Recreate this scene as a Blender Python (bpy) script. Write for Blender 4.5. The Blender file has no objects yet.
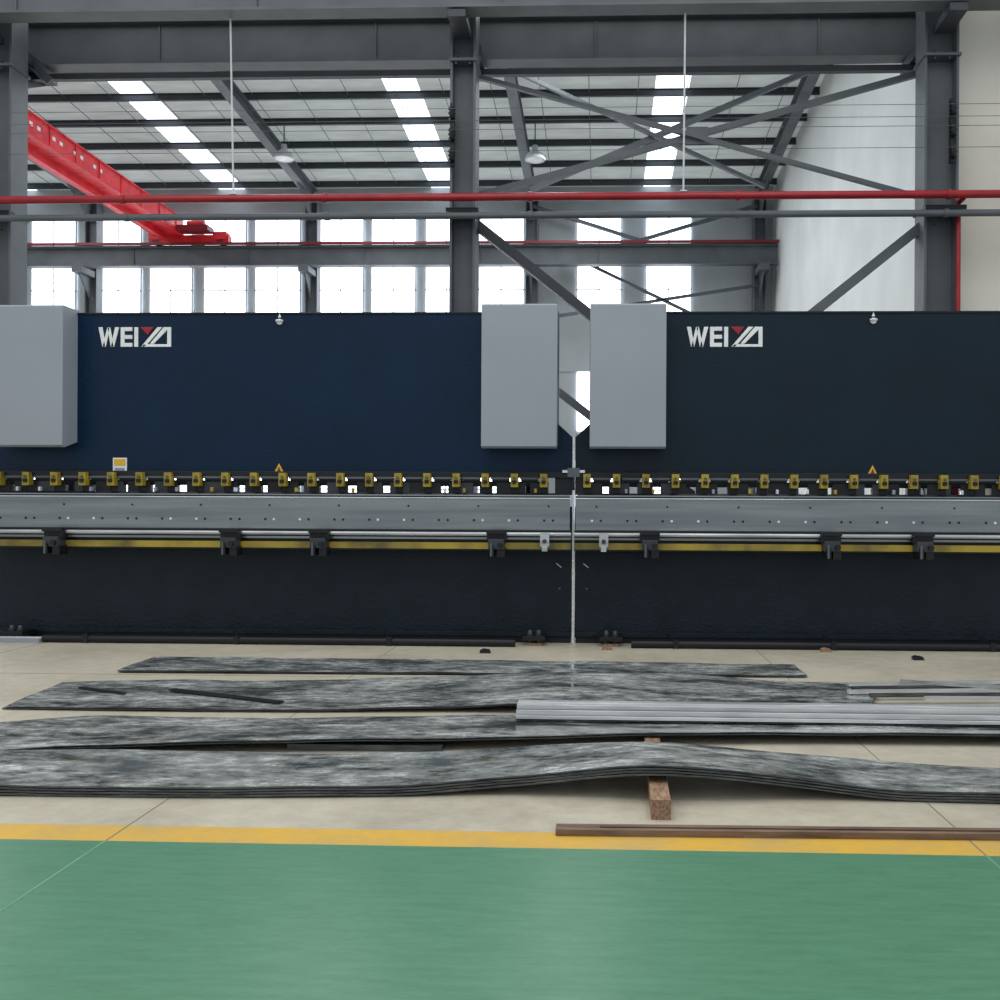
import bpy, math, random
from mathutils import Matrix, Vector
random.seed(7)
sc = bpy.context.scene
sc.view_settings.view_transform = 'Standard'

# ---------------- camera ----------------
H = 1.55; FPX = 1000.0; PPX = 564.0; PPY = 510.0
TH = 0.0357; RO = 0.005
R = Matrix.Rotation(TH,3,'Z') @ Matrix.Rotation(math.pi/2,3,'X') @ Matrix.Rotation(RO,3,'Z')
cd = bpy.data.cameras.new('camera'); cam = bpy.data.objects.new('camera', cd)
sc.collection.objects.link(cam)
cam.matrix_world = Matrix.Translation((0,0,H)) @ R.to_4x4()
cd.sensor_width = 36; cd.lens = 36.0; cd.shift_x = -(PPX-500)/1000; cd.shift_y = (PPY-500)/1000
cd.clip_end = 200
sc.camera = cam
def ray(px,py): return R @ Vector(((px-PPX)/FPX, -(py-PPY)/FPX, -1))
def W(px,py,Y):
    d = ray(px,py); t = Y/d.y; return Vector((d.x*t, Y, H+d.z*t))
def F(px,py,z=0.0):
    d = ray(px,py); t = (z-H)/d.z; return Vector((d.x*t, d.y*t, z))
def wx(px,Y): return W(px,480,Y).x
def wz(py,Y,px=500): return W(px,py,Y).z

# ---------------- materials ----------------
def s2l(c): return tuple(((v/255)/12.92 if v/255<=0.04045 else (((v/255)+0.055)/1.055)**2.4) for v in c)
def mat(name, rgb, rough=0.5, metal=0.0, rgb2=None, scale=5.0, detail=5, stretch=(1,1,1), bump=0.0, bscale=60, emis=0, lo=0.35, hi=0.65, rough2=None, spec=0.5, dist=0.0, fine=0, finemix=0.4):
    m = bpy.data.materials.new(name); m.use_nodes = True
    nt = m.node_tree; b = nt.nodes['Principled BSDF']
    b.inputs['Roughness'].default_value = rough; b.inputs['Metallic'].default_value = metal
    b.inputs['Specular IOR Level'].default_value = spec
    c1 = (*s2l(rgb),1); c2 = (*s2l(rgb2 if rgb2 else tuple(v*0.93 for v in rgb)),1)
    tc = nt.nodes.new('ShaderNodeTexCoord'); mp = nt.nodes.new('ShaderNodeMapping'); mp.inputs['Scale'].default_value = stretch
    nt.links.new(tc.outputs['Object'], mp.inputs['Vector'])
    n = nt.nodes.new('ShaderNodeTexNoise'); n.inputs['Scale'].default_value = scale; n.inputs['Detail'].default_value = detail
    n.inputs['Distortion'].default_value = dist
    nt.links.new(mp.outputs['Vector'], n.inputs['Vector'])
    fac = n.outputs['Fac']
    if fine:
        nf = nt.nodes.new('ShaderNodeTexNoise'); nf.inputs['Scale'].default_value = fine; nf.inputs['Detail'].default_value = 8
        nf.inputs['Roughness'].default_value = 0.7
        nt.links.new(mp.outputs['Vector'], nf.inputs['Vector'])
        mf = nt.nodes.new('ShaderNodeMix'); mf.inputs[0].default_value = finemix
        nt.links.new(n.outputs['Fac'], mf.inputs[2]); nt.links.new(nf.outputs['Fac'], mf.inputs[3]); fac = mf.outputs[0]
    r = nt.nodes.new('ShaderNodeValToRGB'); r.color_ramp.elements[0].position = lo; r.color_ramp.elements[1].position = hi
    r.color_ramp.elements[0].color = c1; r.color_ramp.elements[1].color = c2
    nt.links.new(fac, r.inputs['Fac']); nt.links.new(r.outputs['Color'], b.inputs['Base Color'])
    if rough2 is not None:
        mr = nt.nodes.new('ShaderNodeMapRange'); mr.inputs['From Min'].default_value = lo; mr.inputs['From Max'].default_value = hi
        mr.inputs['To Min'].default_value = rough; mr.inputs['To Max'].default_value = rough2
        nt.links.new(fac, mr.inputs['Value']); nt.links.new(mr.outputs['Result'], b.inputs['Roughness'])
    if bump>0:
        n2 = nt.nodes.new('ShaderNodeTexNoise'); n2.inputs['Scale'].default_value = bscale; n2.inputs['Detail'].default_value = 3
        nt.links.new(tc.outputs['Object'], n2.inputs['Vector'])
        bp = nt.nodes.new('ShaderNodeBump'); bp.inputs['Strength'].default_value = bump; bp.inputs['Distance'].default_value = 0.01
        nt.links.new(n2.outputs['Fac'], bp.inputs['Height']); nt.links.new(bp.outputs['Normal'], b.inputs['Normal'])
    if emis>0:
        b.inputs['Emission Strength'].default_value = emis; b.inputs['Emission Color'].default_value = c1
    return m
M = {}
M['navyL'] = mat('navy_paint_reflection_tint', (0,34,62), 0.38, 0, (0,29,53), 1.2, bump=0.5, bscale=34, spec=0.22)  # left machine: blue reflection painted in as a bluer base colour
M['navyR'] = mat('navy_paint_untinted', (4,31,47), 0.38, 0, (3,26,40), 1.2, bump=0.5, bscale=34, spec=0.25)  # right machine: same navy without the blue reflection in its colour
M['navyD'] = mat('navy_paint_lower', (9,28,41), 0.45, 0, (6,22,33), 4, bump=0.8, bscale=28, spec=0.3)
M['black'] = mat('black_steel', (24,28,34), 0.45, 0.3)
M['boxgrey'] = mat('grey_cover_paint', (149,156,166), 0.5, 0, (145,152,162), 1, bump=0.1, bscale=90)
M['beam'] = mat('grey_steel_paint', (92,98,104), 0.55, 0.0, (80,86,92), 2)
M['beamD'] = mat('dark_steel_paint', (56,61,68), 0.55, 0.0, (47,51,57), 2)
M['table'] = mat('ground_steel', (140,145,149), 0.26, 0.78, (122,128,134), 2, stretch=(0.3,1,6), rough2=0.4, bump=0.03)
M['silver'] = mat('bright_steel', (234,236,237), 0.26, 0.4, (204,207,209), 6, stretch=(0.4,4,4))
M['yellow'] = mat('yellow_paint', (178,156,40), 0.5, 0, (140,120,30), 8)
M['signyellow'] = mat('sign_yellow', (225,180,50), 0.5)
M['railyellow'] = mat('yellow_rail_paint', (172,150,52), 0.5, 0, (96,88,44), 2.2, stretch=(1,1,1), lo=0.42, hi=0.68)
M['red'] = mat('red_paint', (160,24,38), 0.4, 0, (140,18,32), 4)
M['cranered'] = mat('crane_red_paint', (232,44,56), 0.45, 0, (205,30,42), 4)
M['darkred'] = mat('dark_red_paint', (120,24,36), 0.45)
M['white'] = mat('white_paint', (235,238,240), 0.5)
M['wall'] = mat('white_plaster', (230,233,233), 0.8, 0, (218,222,222), 0.7)
M['wallg'] = mat('grey_cladding', (168,174,178), 0.7, 0, (158,164,168), 1)
M['wallb'] = mat('cream_plaster', (226,222,212), 0.8, 0, (212,208,198), 0.7)
M['concrete'] = mat('concrete', (208,201,182), 0.36, 0, (158,151,134), 0.8, detail=12, bump=0.08, bscale=40, lo=0.36, hi=0.70, dist=0.6, fine=6, finemix=0.45, rough2=0.6)
M['green'] = mat('green_epoxy', (74,127,98), 0.34, 0, (94,148,118), 5, detail=9, stretch=(0.8,5,1), bump=0.05, bscale=30, lo=0.36, hi=0.66, fine=26, finemix=0.55)
M['lineY'] = mat('yellow_line_paint', (222,176,64), 0.5, 0, (194,166,100), 3, detail=9, lo=0.42, hi=0.68, fine=18)
M['joint'] = mat('joint_filler', (138,132,116), 0.8)
M['jointg'] = mat('joint_filler_green', (110,162,134), 0.6)
M['sheet'] = mat('mill_scale_sheet', (78,86,88), 0.05, 0.4, (226,230,228), 1.3, detail=10, stretch=(1,2.2,1), lo=0.41, hi=0.63, rough2=0.36, bump=0.008, bscale=12, dist=0.5, fine=7, finemix=0.55)
M['edge'] = mat('sheet_edge', (104,108,110), 0.4, 0.5, (58,61,63), 20, stretch=(0.3,1,8))
M['bar'] = mat('drawn_bar_steel', (200,204,207), 0.28, 0.4, (156,160,164), 5, stretch=(0.3,5,5))
M['wood'] = mat('raw_timber', (170,138,112), 0.8, 0, (122,94,74), 12, stretch=(6,1,6), bump=0.3)
M['rust'] = mat('weathered_rusty_steel', (140,116,98), 0.65, 0.1, (82,64,55), 6, stretch=(0.4,3,3), detail=8, fine=20)
M['sign_ink'] = mat('sign_ink', (120,50,30), 0.6)
M['mull'] = mat('window_frame_paint', (205,210,214), 0.5)
M['glow'] = mat('window_glass_daylight', (240,246,255), 0.4, emis=3.6)
M['sky'] = mat('skylight_panel', (232,244,255), 0.4, emis=2.4)
M['glass'] = mat('lamp_diffuser', (220,225,225), 0.3, emis=0.2)
m = bpy.data.materials.new('roof_insulation'); m.use_nodes = True; nt = m.node_tree; nt.nodes.clear()
o = nt.nodes.new('ShaderNodeOutputMaterial'); mx = nt.nodes.new('ShaderNodeMixShader')
di = nt.nodes.new('ShaderNodeBsdfDiffuse'); tr = nt.nodes.new('ShaderNodeBsdfTranslucent')
tc = nt.nodes.new('ShaderNodeTexCoord'); mp = nt.nodes.new('ShaderNodeMapping'); mp.inputs['Scale'].default_value=(0.6,2,1)
no = nt.nodes.new('ShaderNodeTexNoise'); no.inputs['Scale'].default_value = 2; no.inputs['Detail'].default_value=4
rp = nt.nodes.new('ShaderNodeValToRGB'); rp.color_ramp.elements[0].color=(*s2l((172,178,175)),1); rp.color_ramp.elements[1].color=(*s2l((222,227,224)),1)
nt.links.new(tc.outputs['Object'],mp.inputs['Vector']); nt.links.new(mp.outputs['Vector'],no.inputs['Vector']); nt.links.new(no.outputs['Fac'],rp.inputs['Fac'])
nt.links.new(rp.outputs['Color'],di.inputs['Color']); nt.links.new(rp.outputs['Color'],tr.inputs['Color'])
mx.inputs['Fac'].default_value = 0.6
nt.links.new(di.outputs[0],mx.inputs[1]); nt.links.new(tr.outputs[0],mx.inputs[2]); nt.links.new(mx.outputs[0],o.inputs['Surface'])
M['roof'] = m

# ---------------- mesh builder ----------------
def iprof(w,h,t=0.02):
    a,b = w/2,h/2
    return [(-a,-b),(a,-b),(a,-b+t),(t/2,-b+t),(t/2,b-t),(a,b-t),(a,b),(-a,b),(-a,b-t),(-t/2,b-t),(-t/2,-b+t),(-a,-b+t)]
def rprof(w,h): return [(-w/2,-h/2),(w/2,-h/2),(w/2,h/2),(-w/2,h/2)]
def lprof(w,h,t=0.012): return [(-w/2,-h/2),(w/2,-h/2),(w/2,-h/2+t),(-w/2+t,-h/2+t),(-w/2+t,h/2),(-w/2,h/2)]
class B:
    def __init__(s): s.v=[]; s.f=[]; s.m=[]; s.mats=[]; s.sm=[]
    def mi(s,k):
        if k not in s.mats: s.mats.append(k)
        return s.mats.index(k)
    def add(s,vs,fs,k,smooth=False):
        o=len(s.v); s.v+= [tuple(v) for v in vs]; i=s.mi(k)
        for f in fs: s.f.append([o+j for j in f]); s.m.append(i); s.sm.append(smooth)
    def box(s,x0,x1,y0,y1,z0,z1,k):
        x0,x1=min(x0,x1),max(x0,x1); y0,y1=min(y0,y1),max(y0,y1); z0,z1=min(z0,z1),max(z0,z1)
        s.add([(x0,y0,z0),(x1,y0,z0),(x1,y1,z0),(x0,y1,z0),(x0,y0,z1),(x1,y0,z1),(x1,y1,z1),(x0,y1,z1)],
              [(0,3,2,1),(4,5,6,7),(0,1,5,4),(1,2,6,5),(2,3,7,6),(3,0,4,7)],k)
    def ext(s,prof,p0,p1,k,smooth=False,roll=0):
        p0=Vector(p0);p1=Vector(p1); d=(p1-p0).normalized()
        if abs(d.z)>0.999: side=Vector((1,0,0))
        else: side=d.cross(Vector((0,0,1))).normalized()
        up=side.cross(d).normalized()
        n=len(prof)
        vs=[p0+side*a+up*b for a,b in prof]+[p1+side*a+up*b for a,b in prof]
        fs=[[i,(i+1)%n,(i+1)%n+n,i+n] for i in range(n)]
        s.add(vs,fs,k,smooth); s.add(vs,[list(range(n))[::-1],[i+n for i in range(n)]],k)
    def cyl(s,p0,p1,r,k,seg=14):
        s.ext([(r*math.cos(2*math.pi*i/seg),r*math.sin(2*math.pi*i/seg)) for i in range(seg)],p0,p1,k,True)
    def prismY(s,poly,y0,y1,k):
        n=len(poly)
        vs=[(x,y0,z) for x,z in poly]+[(x,y1,z) for x,z in poly]
        s.add(vs,[list(range(n)),[i+n for i in range(n)][::-1]]+[[i,i+n,(i+1)%n+n,(i+1)%n] for i in range(n)],k)
    def prismX(s,poly,x0,x1,k):
        n=len(poly)
        vs=[(x0,y,z) for y,z in poly]+[(x1,y,z) for y,z in poly]
        s.add(vs,[list(range(n)),[i+n for i in range(n)][::-1]]+[[i,i+n,(i+1)%n+n,(i+1)%n] for i in range(n)],k)
    def lathe(s,c,prof,k,seg=20):
        vs=[];fs=[];n=len(prof)
        for i in range(seg):
            a=2*math.pi*i/seg
            for r,z in prof: vs.append((c[0]+r*math.cos(a),c[1]+r*math.sin(a),c[2]+z))
        for i in range(seg):
            j=(i+1)%seg
            for q in range(n-1): fs.append([i*n+q,j*n+q,j*n+q+1,i*n+q+1])
        s.add(vs,fs,k,True)
    def build(s,name,bevel=0):
        me=bpy.data.meshes.new(name); me.from_pydata(s.v,[],s.f)
        for k in s.mats: me.materials.append(M[k])
        for p,i,q in zip(me.polygons,s.m,s.sm): p.material_index=i; p.use_smooth=q
        import bmesh
        bm=bmesh.new(); bm.from_mesh(me); bmesh.ops.recalc_face_normals(bm,faces=bm.faces); bm.to_mesh(me); bm.free()
        ob=bpy.data.objects.new(name,me); sc.collection.objects.link(ob)
        if bevel:
            b=ob.modifiers.new('bevel','BEVEL'); b.width=bevel; b.segments=2; b.limit_method='ANGLE'; b.angle_limit=math.radians(50)
        return ob

# ---------------- floor ----------------
b=B()
YL0,YL1 = 4.575,4.80
b.box(-26,13,YL1,31,-0.2,0,'concrete')
b.box(-26,13,-6,YL0,-0.2,0,'green')
b.box(-26,13,YL0,YL1,-0.2,0.0,'lineY')
for x in (-10.4,-6.35,-2.29,1.75,5.8):
    b.box(x-0.004,x+0.004,YL1,30,-0.01,0.0015,'joint')
    b.box(x-0.005,x+0.005,-6,YL0,-0.01,0.0015,'jointg')
    b.box(x-0.004,x+0.004,YL0,YL1,-0.01,0.0015,'joint')
for y in (9.15,): b.box(-26,13,y-0.007,y+0.007,-0.01,0.0015,'joint')
b.build('floor')

# ---------------- building shell ----------------
YC=14.5; YB=30.0; XR=5.12
b=B(); b.box(-22,XR+0.2,YB,YB+0.3,0,11.6,'wallg'); b.box(-22,XR,YB-0.04,YB,5.7,7.3,'wallg'); b.build('wall_back')
b=B(); b.box(XR,XR+0.2,14.95,YB,0,13,'wall'); b.build('wall_right')
b=B(); b.box(XR,13,14.75,14.95,0,13,'wallb'); b.build('wall_side')
b=B(); b.box(-22.2,-22,14.9,YB+0.3,0,13,'wall'); b.build('wall_left')
def rz(y): return 11.25+(YB-y)*0.046
b=B()
sk=[]
for (px,py) in ((150,107),(416,120),(667,120)):
    d=ray(px,py); t=12
    for _ in range(30): t=(rz(d.y*t)-H)/d.z
    sk.append(d.x*t)
sp=(sk[2]-sk[0])/2
sk=[sk[0]-2*sp,sk[0]-sp]+sk
edges=[-22.2]
for x in sk: edges+=[x-0.4,x+0.4]
edges.append(XR+0.2)
y0,y1=13.0,YB+0.3
for i in range(len(edges)-1):
    a,c=edges[i],edges[i+1]
    k='sky' if i%2==1 else 'roof'
    b.add([(a,y0,rz(y0)),(c,y0,rz(y0)),(c,y1,rz(y1)),(a,y1,rz(y1))],[(0,1,2,3)],k)
b.build('ceiling')
b=B()
y=15.2
while y<YB:
    z=rz(y)-0.10
    b.ext(iprof(0.08,0.17,0.015),(-22,y,z),(XR,y,z),'beamD'); y+=1.42
x=-21
while x<XR:
    b.cyl((x,15.2,rz(15.2)-0.1),(x,YB-0.5,rz(YB-0.5)-0.1),0.010,'beam',6); x+=1.15
b.build('roof_purlins')
colx=[wx(86,29.2),wx(308,29.2),wx(530,29.2),wx(760,29.2)]
colx=[-21.5,]+colx
for x in colx:
    b=B()
    b.ext(iprof(0.24,0.34,0.03),(x,14.2,rz(14.2)-0.36),(x,YB-0.35,rz(YB-0.35)-0.36),'beam')
    b.prismX([(YB-0.5,rz(YB)-0.52),(YB-2.0,rz(YB-2)-0.52),(YB-0.5,rz(YB)-1.2)],x-0.02,x+0.02,'beam')
    b.build('roof_rafter')
    b=B()
    b.ext([(v,u) for u,v in iprof(0.4,0.36,0.03)],(x,YB-0.4,0),(x,YB-0.4,rz(YB)-0.5),'beam')
    b.box(x-0.3,x+0.3,YB-0.7,YB-0.1,0,0.03,'beam')
    b.build('steel_column')
slots=[(-95,-50),(-40,5),(32,76),(96,141),(150,192),(204,246),(255,300),(318,363),(371,415),(425,467),(478,523),(576,620),(645,690)]
rows=[(9.42,10.35),(7.45,8.85),(3.9,5.7),(1.2,3.1)]
for i,(a,c) in enumerate(slots):
    b=B(); x0,x1=wx(a,YB),wx(c,YB)
    for z0,z1 in rows:
        b.box(x0,x1,YB-0.06,YB-0.045,z0,z1,'glow')
        for q in (0,0.5,1):
            xm=x0+(x1-x0)*q; b.box(xm-0.014,xm+0.014,YB-0.1,YB-0.045,z0,z1,'mull')
        for zm in (z0,z1)+(((z0+z1)/2,) if z1-z0>1.1 else ()):
            b.box(x0-0.03,x1+0.03,YB-0.1,YB-0.045,zm-0.015,zm+0.015,'mull')
    b.build('window_%d'%(i+1))

XC=[wx(2,YC),wx(463,YC),wx(935,YC)]
for i,x in enumerate(XC):
    b=B(); w=0.37 if i==1 else 0.48
    b.ext([(v,u) for u,v in iprof(0.42,w,0.035)],(x,YC,0),(x,YC,12.0),'beam')
    b.box(x-0.35,x+0.35,YC-0.35,YC+0.35,0,0.04,'beam')
    for z in (5.85,8.0,3.2):
        b.box(x-w/2-0.02,x+w/2+0.02,YC-0.25,YC+0.25,z-0.02,z+0.02,'beam')
    b.box(x-0.12,x+0.12,YC-0.88,YC-0.2,8.30,8.40,'beamD')
    b.box(x-0.2,x+0.2,YC+0.2,YC+1.1,8.25,8.42,'beamD')
    b.prismX([(YC+0.2,8.25),(YC+1.1,8.25),(YC+0.2,7.8)],x-0.02,x+0.02,'beamD')
    b.box(x-w/2-0.03,x+w/2+0.06,YC-0.36,YC-0.21,5.78,5.84,'black')
    for zb_ in (7.95,8.05,6.0,5.6):
        for dx in (-0.1,0.1): b.cyl((x+dx,YC-0.23,zb_),(x+dx,YC-0.2,zb_),0.018,'beamD',6)
    b.build('steel_column')
    if i>0:
        b=B()
        xi=x+(-0.14 if i==1 else 0.12)
        b.box(xi-0.03,xi+0.03,YC-0.3,YC-0.24,6.45,7.35,'black')
        for z in (6.6,6.9,7.2):
            b.lathe((xi,YC-0.34,z),[(0.0,-0.09),(0.05,-0.09),(0.03,-0.04),(0.055,-0.02),(0.03,0.02),(0.055,0.04),(0.03,0.08),(0.0,0.09)],'black',12)
        b.build('cable_insulator')
b=B()
for z in (6.62,6.92,7.05,7.22):
    b.cyl((XC[0]-4,YC-0.42,z),(10,YC-0.42,z),0.004,'beam',6)
b.build('overhead_cables')
def runway(y,z0,z1,x0,x1,name,k='beam',rail=True,st=3.4):
    b=B(); b.ext(iprof(0.3,z1-z0,0.035),(x0,y,(z0+z1)/2),(x1,y,(z0+z1)/2),k)
    if rail: b.box(x0,x1,y-0.04,y+0.04,z1,z1+0.06,'beamD')
    x=x0+1
    while x<x1:
        b.box(x-0.012,x+0.012,y-0.05,y+0.05,z0+0.03,z1-0.03,k); x+=st
    return b.build(name)
runway(15.4,8.44,9.12,-21.5,XR-0.05,'runway_beam',rail=False)
runway(13.75,8.42,9.1,-16,12,'runway_beam')
runway(28.9,8.62,9.18,-21.5,XR-0.05,'runway_beam','beam')
b=B(); b.box(-21.5,XR-0.05,28.62,28.7,9.2,9.27,'darkred'); b.build('conductor_rail')
for x in colx[1:]:
    b=B(); b.box(x-0.15,x+0.15,28.6,29.38,8.42,8.6,'beam'); b.prismX([(29.38,8.42),(28.7,8.42),(29.38,7.8)],x-0.02,x+0.02,'beam'); b.build('runway_bracket')
b=B(); b.ext(rprof(0.1,0.09),(XC[0]-5,15.17,wz(73,15.17)),(XR,15.17,wz(73,15.17)),'beamD'); b.build('tie_beam')
def pipe(py,Y,r,k,x0=-16,x1=12):
    b=B(); z=wz(py,Y); b.cyl((x0,Y,z),(x1,Y,z),r,k,16)
    x=x0+0.5
    while x<x1: b.cyl((x-0.03,Y,z),(x+0.03,Y,z),r*1.25,k,16); x+=2.9
    return b,z
b,z=pipe(197,14.0,0.055,'red'); b.build('fire_sprinkler_pipe')
xr=wx(957,14.25); b=B(); b.cyl((xr,14.25,0),(xr,14.25,z-0.02),0.035,'red'); b.cyl((xr,14.06,z-0.04),(xr,14.25,z-0.04),0.035,'red'); b.build('fire_riser_pipe')
b,z=pipe(215.5,14.1,0.048,'beam'); b.build('service_pipe')
for px in (232,682):
    x=wx(px,14.0); b=B(); zb=wz(197,14.0)
    b.cyl((x,14.0,zb+0.075),(x,13.85,8.42),0.014,'mull',8)
    b.box(x-0.05,x+0.05,13.97,14.03,zb+0.058,zb+0.075,'mull')
    b.build('hanger_rod')
def brace(b,p,q,w=0.12,k='beam'):
    b.ext(lprof(w,w,0.02),p,q,k)
b=B()
brace(b,W(477,76,14.9),W(918,196,14.9),0.085); brace(b,W(918,74,15.0),W(477,196,15.0),0.085)
c=W(697,135,14.95); b.box(c.x-0.16,c.x+0.16,14.94,14.98,c.z-0.12,c.z+0.12,'beam')
b.build('cross_brace')
b=B()
brace(b,W(505,66,20),W(765,186,20),0.1); brace(b,W(812,70,20.1),W(530,190,20.1),0.1)
b.build('cross_brace')
for P,Q,w,k in (((474,222),(700,402),0.16,'beamD'),((922,226),(702,402),0.14,'beam'),((478,330),(700,500),0.12,'beam')):
    b=B(); Y=14.6 if w!=0.12 else 14.75
    brace(b,W(*P,Y),W(*Q,Y),w,k)
    b.build('knee_brace')
b=B()
brace(b,W(530,205,29.3),W(640,240,29.3),0.12); brace(b,W(640,240,29.3),W(757,205,29.3),0.12); b.build('cross_brace')
b=B(); brace(b,W(530,320,29.35),W(757,285,29.35),0.1); brace(b,W(560,250,29.35),W(757,345,29.35),0.1); b.build('cross_brace')
b=B(); brace(b,W(-30,0,14.9),W(48,80,14.9),0.13); b.build('knee_brace')
for px,py in ((284,157),(535,158)):
    p=W(px,py,25.5); b=B()
    b.lathe((p.x,p.y,p.z),[(0.0,0.0),(0.26,-0.06),(0.26,-0.02),(0.2,0.1),(0.08,0.18),(0.07,0.32),(0,0.34)],'mull',24)
    b.lathe((p.x,p.y,p.z-0.05),[(0,0),(0.24,0.0)],'glass',24)
    b.cyl((p.x,p.y,p.z+0.3),(p.x,p.y,rz(p.y)-0.05),0.015,'black',8)
    b.build('high_bay_lamp')

# ---------------- bridge crane ----------------
b=B(); gx=wx(170,28.9)
gy0,gy1=15.4,28.9
b.box(gx-0.4,gx+0.4,gy0+0.2,gy1-0.1,9.52,9.98,'cranered')
b.box(gx-0.44,gx+0.44,gy0+0.2,gy1-0.1,9.49,9.53,'cranered'); b.box(gx-0.44,gx+0.44,gy0+0.2,gy1-0.1,9.97,10.0,'cranered')
y=gy0+0.8
while y<gy1-0.5:
    b.box(gx-0.42,gx+0.42,y-0.015,y+0.015,9.5,9.99,'cranered')
    b.box(gx-0.3,gx+0.3,y+0.5,y+0.52,9.485,9.49,'darkred'); y+=1.1
b.box(gx-0.03,gx+0.03,gy0+0.4,gy1-0.4,10.0,10.05,'darkred')
b.ext(iprof(0.14,0.2,0.02),(gx,gy0+0.3,9.39),(gx,gy1-0.5,9.39),'cranered')
for y in (gy0,gy1):
    b.box(gx-0.6,gx+1.75,y-0.14,y+0.14,9.3,9.52,'cranered')
    for dx in (-0.4,1.5):
        b.cyl((gx+dx,y-0.16,9.34),(gx+dx,y+0.16,9.34),0.1,'darkred',18)
        b.box(gx+dx-0.2,gx+dx+0.2,y-0.18,y+0.18,9.38,9.6,'cranered')
b.box(gx+0.45,gx+1.35,28.2,28.7,9.52,9.66,'darkred'); b.cyl((gx+0.7,28.4,9.72),(gx+1.2,28.4,9.72),0.1,'cranered')
y=20.9
for i in range(12):
    if i%3!=2: b.box(gx+0.4,gx+0.41,y,y+0.12,9.72,9.80,'white')
    y+=0.3
b.build('bridge_crane')

# ---------------- press brakes ----------------
YM=11.65; zt=wz(313,YM)
def letters(b,x0,zb,h,y):
    s=h/20.0
    def P(poly,k='white'): b.prismY([(x0+u*s,zb+v*s) for u,v in poly],y-0.012,y+0.004,k)
    P([(0,20),(4.2,20),(7.6,0),(4.2,0)]); P([(4.2,0),(7.6,0),(12,20),(9.2,20)]); P([(9.2,20),(12,20),(16.2,0),(12.8,0)])
    P([(12.8,0),(16.2,0),(21.4,20),(17.2,20)])
    P([(23,0),(27,0),(27,20),(23,20)])
    for v in (0,8,16): P([(27,v),(35,v),(35,v+4),(27,v+4)])
    P([(37,0),(41,0),(41,20),(37,20)])
    P([(43,20),(57,20),(51,12)],'red')
    P([(44,0),(48,0),(66,20),(61,20)]); P([(53,3),(57,3),(71,17),(71,20),(67.5,20)])
    P([(44,0),(75,0),(75,2.6),(47,2.6)]); P([(71,2.6),(75,2.6),(75,20),(71,20)])
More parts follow.
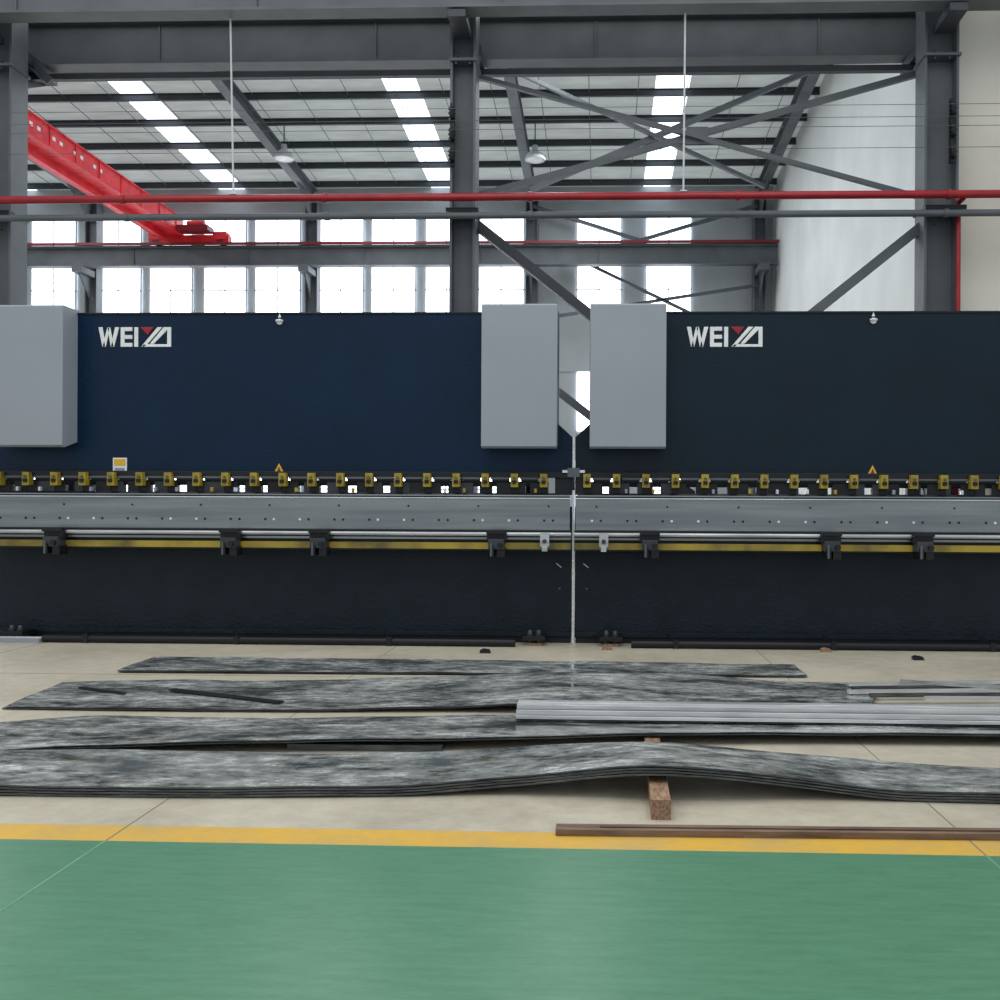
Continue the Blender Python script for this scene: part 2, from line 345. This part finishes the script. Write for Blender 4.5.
def press_brake(pa,pb,paint,letpx,armpx,notch_right):
    b=B(); A=wx(pa,YM); C=wx(pb,YM); n=14*0.01165; lo=wz(437,YM); hi=wz(424,YM)
    zr=wz(474,YM)
    ram=[(A,zr),(C,zr),(C,lo),(C-n,hi),(C-n,zt),(A+n,zt),(A+n,hi),(A,lo)]
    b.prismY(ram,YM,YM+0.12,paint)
    b.box(A+n,C-n,YM-0.012,YM+0.14,zt-0.012,zt+0.012,'navyD')
    zl=wz(549,YM)
    b.box(A,C,YM,YM+0.12,0.06,zl+0.5,'navyD')
    b.box(A+0.01,C-0.01,YM+0.01,YM+0.1,0,0.06,'black')
    b.box(A,C,YM-0.03,YM,0.08,0.13,'navyD')
    for x in (A+0.55,C-0.55):
        b.prismX([(YM+0.12,0),(YM+2.0,0),(YM+2.0,3.75),(YM+0.12,3.75),(YM+0.12,2.1),(YM+0.75,2.0),(YM+0.75,1.5),(YM+0.12,1.4)],x-0.05,x+0.05,'navyD')
    b.box(A+0.5,C-0.5,YM+1.3,YM+1.9,3.1,3.7,'navyD')
    b.box(A+0.6,C-0.6,YM+0.9,YM+1.1,1.1,1.35,'navyD')
    b.box(A+0.02,C-0.02,YM-0.06,YM+0.06,zr-0.045,zr+0.02,'black')
    zg0,zg1=wz(493,YM),wz(484,YM)
    step=0.339; x=A+0.14
    b.box(A+0.0,A+0.1,YM-0.04,YM+0.06,zg0-0.02,zr,'black'); b.box(C-0.2,C,YM-0.02,YM+0.06,zg0-0.02,zr,'black')
    while x<C-0.05:
        b.box(x-0.043,x+0.043,YM-0.13,YM-0.02,zg1-0.04,zr+0.0,'yellow')
        b.box(x-0.025,x+0.025,YM-0.15,YM-0.13,zg1+0.0,zg1+0.04,'black')
        b.cyl((x,YM-0.15,zr-0.05),(x,YM-0.12,zr-0.05),0.016,'beam',8)
        b.box(x-0.05,x+0.05,YM-0.02,YM+0.06,zg0-0.02,zg1+0.03,'black')
        if x+step<C:
            b.box(x+0.07,x+step-0.07,YM-0.05,YM+0.04,zg1+0.03,zr-0.05,'black')
            b.box(x+0.06,x+step-0.06,YM-0.07,YM-0.05,zg1+0.05,zg1+0.075,'beam')
            b.prismX([(YM-0.04,zg1+0.03),(YM+0.04,zg1+0.03),(YM+0.005,zg1-0.03),(YM-0.005,zg1-0.03)],x+0.045,x+step-0.045,'black')
            g0=random.uniform(0.05,0.2); gw=random.choice([0.0,0.05,0.07,0.09,0.11])
            b.box(x+0.04,x+g0,YM-0.03,YM+0.05,zg0-0.01,zg1+0.03,random.choice(['beamD','black','black']))
            b.box(x+g0+gw,x+step-0.04,YM-0.03,YM+0.05,zg0-0.01,zg1+0.03,random.choice(['beamD','black','black']))
            if random.random()<0.7:
                q=random.uniform(0.07,0.25); b.box(x+q,x+q+0.03,YM-0.12,YM-0.07,zg0,zg0+0.05,random.choice(['silver','yellow','boxgrey']))
        x+=step
    b.prismX([(YM-0.1,zg0-0.06),(YM+0.1,zg0-0.06),(YM+0.05,zg0),(YM+0.01,zg0),(YM,zg0-0.02),(YM-0.01,zg0),(YM-0.05,zg0)],A+0.03,C-0.03,'black')
    YT=11.33; t0,t1=wz(530,YT),wz(496,YT)
    b.box(A+0.015,C-0.015,YT,YT+0.06,t0,t1,'table')
    b.box(A+0.015,C-0.015,YT,YM+0.15,t1-0.02,t1+0.012,'table')
    b.box(A+0.015,C-0.015,YT-0.01,YT,t1-0.03,t1-0.02,'silver')
    b.box(A+0.1,C-0.1,YT+0.06,YM,t0+0.05,t1-0.05,'black')
    x=A+0.2; j=0
    while x<C-0.1:
        for dx in (0,0.1):
            b.cyl((x+dx,YT-0.005,t0+0.11),(x+dx,YT+0.01,t0+0.11),0.014,'black' if (j+int(dx*10))%3 else 'white',10)
        if j%2==0: b.cyl((x+0.05,YT-0.005,t0+0.27),(x+0.05,YT+0.01,t0+0.27),0.012,'black',10)
        x+=0.40; j+=1
    b.box(A,C,YT-0.03,YT+0.12,wz(532,YT),wz(530,YT),'black')
    b.cyl((A,YT-0.07,wz(534,YT)),(C,YT-0.07,wz(534,YT)),0.022,'bar',12)
    b.box(A,C,YT-0.05,YT+0.02,wz(539.5,YT),wz(537,YT),'table')
    b.box(A,C,YT+0.02,YM,wz(545,YT),wz(531,YT),'black')
    b.box(A,C,YT-0.05,YT+0.06,wz(549,YT),wz(542.5,YT),'railyellow')
    b.box(A,C,YT-0.04,YT+0.05,wz(550.5,YT),wz(549,YT),'black')
    for px in armpx:
        x=wx(px,11.2)
        zz=lambda p: wz(p,11.2)
        b.box(x-0.11,x+0.11,11.17,11.36,zz(541),zz(531),'black')
        b.box(x-0.085,x+0.085,11.1,11.3,zz(549),zz(539),'beamD')
        b.box(x-0.11,x+0.11,11.12,11.2,zz(534),zz(530),'black')
        b.box(x-0.07,x-0.02,11.08,11.3,zz(556),zz(546),'black')
        b.box(x+0.01,x+0.1,11.12,11.3,zz(557),zz(548),'black')
        b.cyl((x+0.05,11.05,zz(545)),(x+0.05,11.12,zz(545)),0.03,'black',14)
        b.cyl((x-0.05,11.08,zz(556)),(x-0.05,11.08,zz(543)),0.012,'beam',8)
    for c0 in (A+0.17,C-0.17-0.86):
        xa,xb=c0,c0+0.86; z0=wz(448,11.32); z1=wz(303.5,11.32)
        b.prismX([(YM+0.1,z0+0.1),(11.38,z0),(11.32,z0+0.02),(11.32,z1-0.02),(11.34,z1),(YM+0.1,z1)],xa,xb,'boxgrey')
    xm=(A+C)/2
    b.lathe((xm,YM-0.02,zt-0.09),[(0.02,-0.01),(0.045,-0.01),(0.045,0.01),(0.02,0.01)],'white',14)
    b.cyl((xm,YM-0.02,zt-0.1),(xm,YM,zt-0.1),0.035,'white',14); b.prismY([(xm-0.02,zt-0.05),(xm+0.02,zt-0.05),(xm,zt)],YM-0.015,YM,'white')
    letters(b,wx(letpx,YM),wz(347,YM,letpx),0.233,YM)
    b.prismY([(xm-0.075,wz(476,YM)),(xm+0.075,wz(476,YM)),(xm,wz(464,YM))],YM-0.008,YM,'signyellow')
    b.prismY([(xm-0.03,wz(474,YM)),(xm+0.03,wz(474,YM)),(xm,wz(467,YM))],YM-0.012,YM,'sign_ink')
    if letpx<300:
        xs=wx(120,YM); b.box(xs-0.085,xs+0.085,YM-0.008,YM,wz(473,YM),wz(459,YM),'white'); b.box(xs-0.07,xs+0.07,YM-0.012,YM,wz(467,YM),wz(460,YM),'signyellow')
        b.box(xs-0.06,xs+0.06,YM-0.012,YM,wz(472,YM),wz(469,YM),'boxgrey')
    xe = C-0.14 if notch_right else A+0.14
    b.ext(rprof(0.02,0.01),(xe-0.04,YM-0.01,wz(563,YM)),(xe+0.02,YM-0.01,wz(567,YM)),'white')
    b.cyl((xe,YM-0.01,wz(588,YM)),(xe,YM+0.01,wz(588,YM)),0.012,'beam',8)
    for xe2,s in ((C-0.42,1),(A+0.42,1)):
        b.box(xe2-0.13,xe2+0.13,YM-0.3,YM+0.02,0.06,0.11,'black'); b.box(xe2-0.09,xe2+0.09,YM-0.27,YM-0.05,0,0.03,'wood')
        for d in (-0.05,0.05):
            b.cyl((xe2+d,YM-0.2,0.02),(xe2+d,YM-0.2,0.17),0.022,'beam',8)
            b.cyl((xe2+d,YM-0.2,0.11),(xe2+d,YM-0.2,0.135),0.036,'beamD',6)
    return b.build('press_brake',0.004)
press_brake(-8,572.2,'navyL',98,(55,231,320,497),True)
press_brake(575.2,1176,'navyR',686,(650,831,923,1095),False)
b=B(); xj=wx(573.7,YM)
b.box(xj-0.012,xj+0.012,YM-0.03,YM+0.08,0,wz(560,YM),'silver'); b.box(xj-0.012,xj+0.012,YM-0.03,YM+0.08,wz(470,YM),wz(437,YM),'silver')
b.box(xj-0.13,xj+0.13,YM-0.06,YM-0.02,wz(474,YM),wz(470,YM),'silver')
b.box(xj-0.07,xj+0.07,YM-0.075,YM-0.02,wz(477,YM),wz(468,YM),'beam')
b.cyl((xj,YM-0.08,wz(490,YM)),(xj,YM-0.08,wz(477,YM)),0.015,'black')
b.build('machine_joint_plate')
for px in (545,604):
    b=B(); x=wx(px,11.15); b.box(x-0.05,x+0.05,11.12,11.2,wz(546,11.15),wz(533,11.15),'bar'); b.cyl((x,11.09,wz(541,11.15)),(x,11.14,wz(541,11.15)),0.025,'beamD'); b.box(x-0.03,x+0.03,11.12,11.2,wz(551,11.15),wz(546,11.15),'bar'); b.build('linear_guide_carriage')
def conduit(p0,p1):
    b=B(); b.cyl((p0,11.28,0.045),(p1,11.28,0.045),0.045,'black',14)
    x=p0+0.5
    while x<p1:
        b.box(x-0.03,x+0.03,11.23,11.33,0,0.1,'black'); b.ext(rprof(0.015,0.03),(x-0.02,11.3,0.08),(x-0.08,11.42,0.14),'black'); x+=1.75
    b.build('floor_conduit')
conduit(wx(45,11.28),wx(516,11.28)); conduit(wx(632,11.28),wx(1040,11.28))
b=B(); b.box(wx(-60,11.25),wx(42,11.25),11.2,11.33,0,0.05,'boxgrey'); b.box(wx(-60,11.25),wx(42,11.25),11.25,11.28,0.05,0.065,'silver'); b.build('steel_angle_strip')

# ---------------- sheets on the floor ----------------
def interp(T,x):
    if x<=T[0][0]: a,c=T[0],T[1]
    elif x>=T[-1][0]: a,c=T[-2],T[-1]
    else:
        for i in range(len(T)-1):
            if T[i][0]<=x<=T[i+1][0]: a,c=T[i],T[i+1]; break
    i=T.index(a)
    p0=T[i-1] if i>0 else a; p3=T[i+2] if i+2<len(T) else c
    t=(x-a[0])/(c[0]-a[0])
    def cr(k):
        m1=(c[k]-p0[k])/(c[0]-p0[0])*(c[0]-a[0])
        m2=(p3[k]-a[k])/(p3[0]-a[0])*(c[0]-a[0])
        return (2*t**3-3*t*t+1)*a[k]+(t**3-2*t*t+t)*m1+(-2*t**3+3*t*t)*c[k]+(t**3-t*t)*m2
    return cr(1),cr(2)
def sheet(name,near,far,nr,fr,layers=1,gap=0.014,th=0.006,NX=72,NY=8,jit=0.01):
    b=B()
    for L in range(layers):
        jx=random.uniform(-jit,jit)*3; jy=random.uniform(-jit,jit) if L else 0
        top=[]
        for i in range(NX+1):
            t=i/NX
            pn=nr[0]+(nr[1]-nr[0])*t; pf=fr[0]+(fr[1]-fr[0])*t
            a=interp(near,pn); c=interp(far,pf)
            A=F(pn,a[0],a[1]); C=F(pf,c[0],c[1])
            for j in range(NY+1):
                p=A.lerp(C,j/NY); p=p+Vector((jx,jy,-L*gap)); p.z+=0.003*math.sin(p.x*3.1+j*0.9)+0.002*math.sin(p.x*7+j)
                p.z=max(p.z,th+0.001+(layers-1-L)*th); top.append(p)
        n=(NY+1); N=len(top)
        bot=[p-Vector((0,0,th)) for p in top]
        fs=[[i*n+j,(i+1)*n+j,(i+1)*n+j+1,i*n+j+1] for i in range(NX) for j in range(NY)]
        b.add(top,fs,'sheet',True)
        b.add(bot,[f[::-1] for f in fs],'edge',True)
        vs=top+bot; side=[]
        for i in range(NX):
            side.append([i*n,(i+1)*n,(i+1)*n+N,i*n+N]); side.append([i*n+NY,(i+1)*n+NY,(i+1)*n+NY+N,i*n+NY+N])
        for j in range(NY):
            side.append([j,j+1,j+1+N,j+N]); q=NX*n; side.append([q+j,q+j+1,q+j+1+N,q+j+N])
        b.add(vs,side,'edge')
    return b.build(name)
sheet('steel_sheet',[(118,670,.03),(400,672,.03),(808,675,.03)],[(155,656.5,.03),(500,660,.035),(795,664.5,.03)],(118,808),(155,795),2,0.012,0.006)
sheet('steel_sheet',[(5,706,.03),(150,708,.03),(300,709,.03),(450,706,.05),(520,703,.08),(600,701,.09),(700,702,.07),(850,704,.05),(1100,707,.04)],
      [(55,682,.03),(150,680,.03),(300,680,.03),(450,676,.07),(570,671.5,.11),(700,675,.09),(800,682,.05),(1100,690,.03)],(5,870),(62,880),2,0.013,0.006)
sheet('steel_sheet',[(-150,757,.03),(0,750,.03),(75,746,.05),(200,741,.08),(440,738,.085),(600,734,.085),(800,732,.085),(1100,735,.085)],
      [(-150,730,.03),(0,722,.03),(100,716,.03),(300,718,.04),(520,714,.06),(1100,712,.06)],(-150,1100),(-130,1090),2,0.014,0.006)
sheet('steel_sheet_stack',[(-150,785,.062),(0,785,.062),(200,787,.062),(400,785,.066),(500,777,.10),(600,768,.165),(650,766,.19),(720,769,.175),(800,778,.12),(900,789,.07),(1000,793,.062),(1150,796,.062)],
      [(-150,752,.062),(75,749,.062),(300,753,.062),(450,751,.08),(560,745,.13),(650,741.5,.165),(750,749,.13),(880,761,.065),(1000,768,.062),(1150,773,.062)],(-150,1140),(-140,1120),4,0.0155,0.009,96,10,0.006)
def timber(name,pn,pf,w,h,z0=0.0,k='wood'):
    b=B(); A=Vector(pn); C=Vector(pf)
    b.ext(rprof(w,h),A+Vector((0,0,z0+h/2)),C+Vector((0,0,z0+h/2)),k); return b.build(name,0.006)
p=F(661,820,0); timber('timber_block',(p.x,p.y,0),(p.x+0.02,6.3,0),0.10,0.10)
p=F(652,745,0); b=B(); b.box(p.x-0.05,p.x+0.05,6.55,7.4,0,0.05,'wood'); b.build('timber_block',0.005)
b=B(); x0=wx(517,6.95); x1=5.2; zb=0.088
for (ya,yb,za,zc,k) in ((6.93,7.19,0,0.012,'edge'),(6.93,6.945,0.0,0.032,'silver'),(6.95,6.98,0.012,0.03,'edge'),(6.975,6.99,0.012,0.062,'silver'),(7.0,7.02,0.012,0.060,'edge'),(7.03,7.045,0.012,0.088,'silver'),(7.045,7.15,0.080,0.088,'silver'),(7.15,7.17,0.012,0.098,'bar')):
    b.box(x0,x1,ya,yb,zb+za,zb+zc,k)
b.build('steel_channel_bar',0.002)
def strip(name,pa,pb,z,w,h,k='edge'):
    b=B(); b.ext(rprof(w,h),F(pa[0],pa[1],z)+Vector((0,0,h/2)),F(pb[0],pb[1],z)+Vector((0,0,h/2)),k); return b.build(name)
strip('steel_strip',(172,690),(281,703),0.036,0.07,0.012,'black')
strip('steel_strip',(290,748),(443,750),0.0,0.12,0.04,'edge')
strip('steel_strip',(80,688),(125,694),0.036,0.03,0.012,'black')
b=B()
for i,(pa,pb,k) in enumerate([((848,686),(1060,682.5),'silver'),((852,690),(1060,687),'edge'),((848,693.5),(1060,691.5),'silver'),((870,697),(1060,696),'edge'),((900,683),(1060,692),'bar'),((925,700),(1060,700.5),'silver')]):
    z=0.055+(0.03 if i==4 else 0)
    b.ext(rprof(0.05,0.028),F(*pa,z)+Vector((0,0,0.014)),F(*pb,z)+Vector((0,0,0.014)),k)
b.build('steel_bar_bundle')
b=B()
b.ext([(-0.07,-0.015),(0.07,-0.015),(0.07,0.015),(0.055,0.02),(0.05,0.0),(-0.07,0.0)],F(556,828,0.016),F(1090,833.5,0.016),'rust')
b.ext(rprof(0.03,0.006),F(600,826,0.02),F(1090,831,0.02),'rust')
b.build('rusty_angle_bar')
for i,(px,py,k) in enumerate([(485,653,'black'),(918,660,'black'),(826,652,'wood'),(607,650,'wood')]):
    p=F(px,py,0.0)
    b=B(); b.prismY([(p.x-0.05,0),(p.x+0.06,0),(p.x+0.045,0.035),(p.x-0.02,0.045),(p.x-0.055,0.03)],p.y-0.03,p.y+0.05,k)
    b.build('scrap_wood_piece' if k!='black' else 'scrap_metal_piece')

# ---------------- lights ----------------
w=bpy.data.worlds.new('world'); sc.world=w; w.use_nodes=True
bg=w.node_tree.nodes['Background']; bg.inputs[0].default_value=(0.92,0.96,1.0,1); bg.inputs[1].default_value=0.74
def area(name,loc,rot,sx,sy,p,col):
    l=bpy.data.lights.new(name,'AREA'); l.shape='RECTANGLE'; l.size=sx; l.size_y=sy; l.energy=p; l.color=col
    o=bpy.data.objects.new(name,l); o.location=loc; o.rotation_euler=rot; sc.collection.objects.link(o); return o
for i,x in enumerate((-7.5,-2.3,2.9)):
    area('skylight_lamp',(x,6.5,10.8),(0,0,0),2.6,10,235,(1,0.985,0.95))
for i,x in enumerate((-16,-6.5,-1.0)):
    area('skylight_lamp',(x,22,10.6),(0,0,0),0.75,12,300,(0.95,0.98,1))
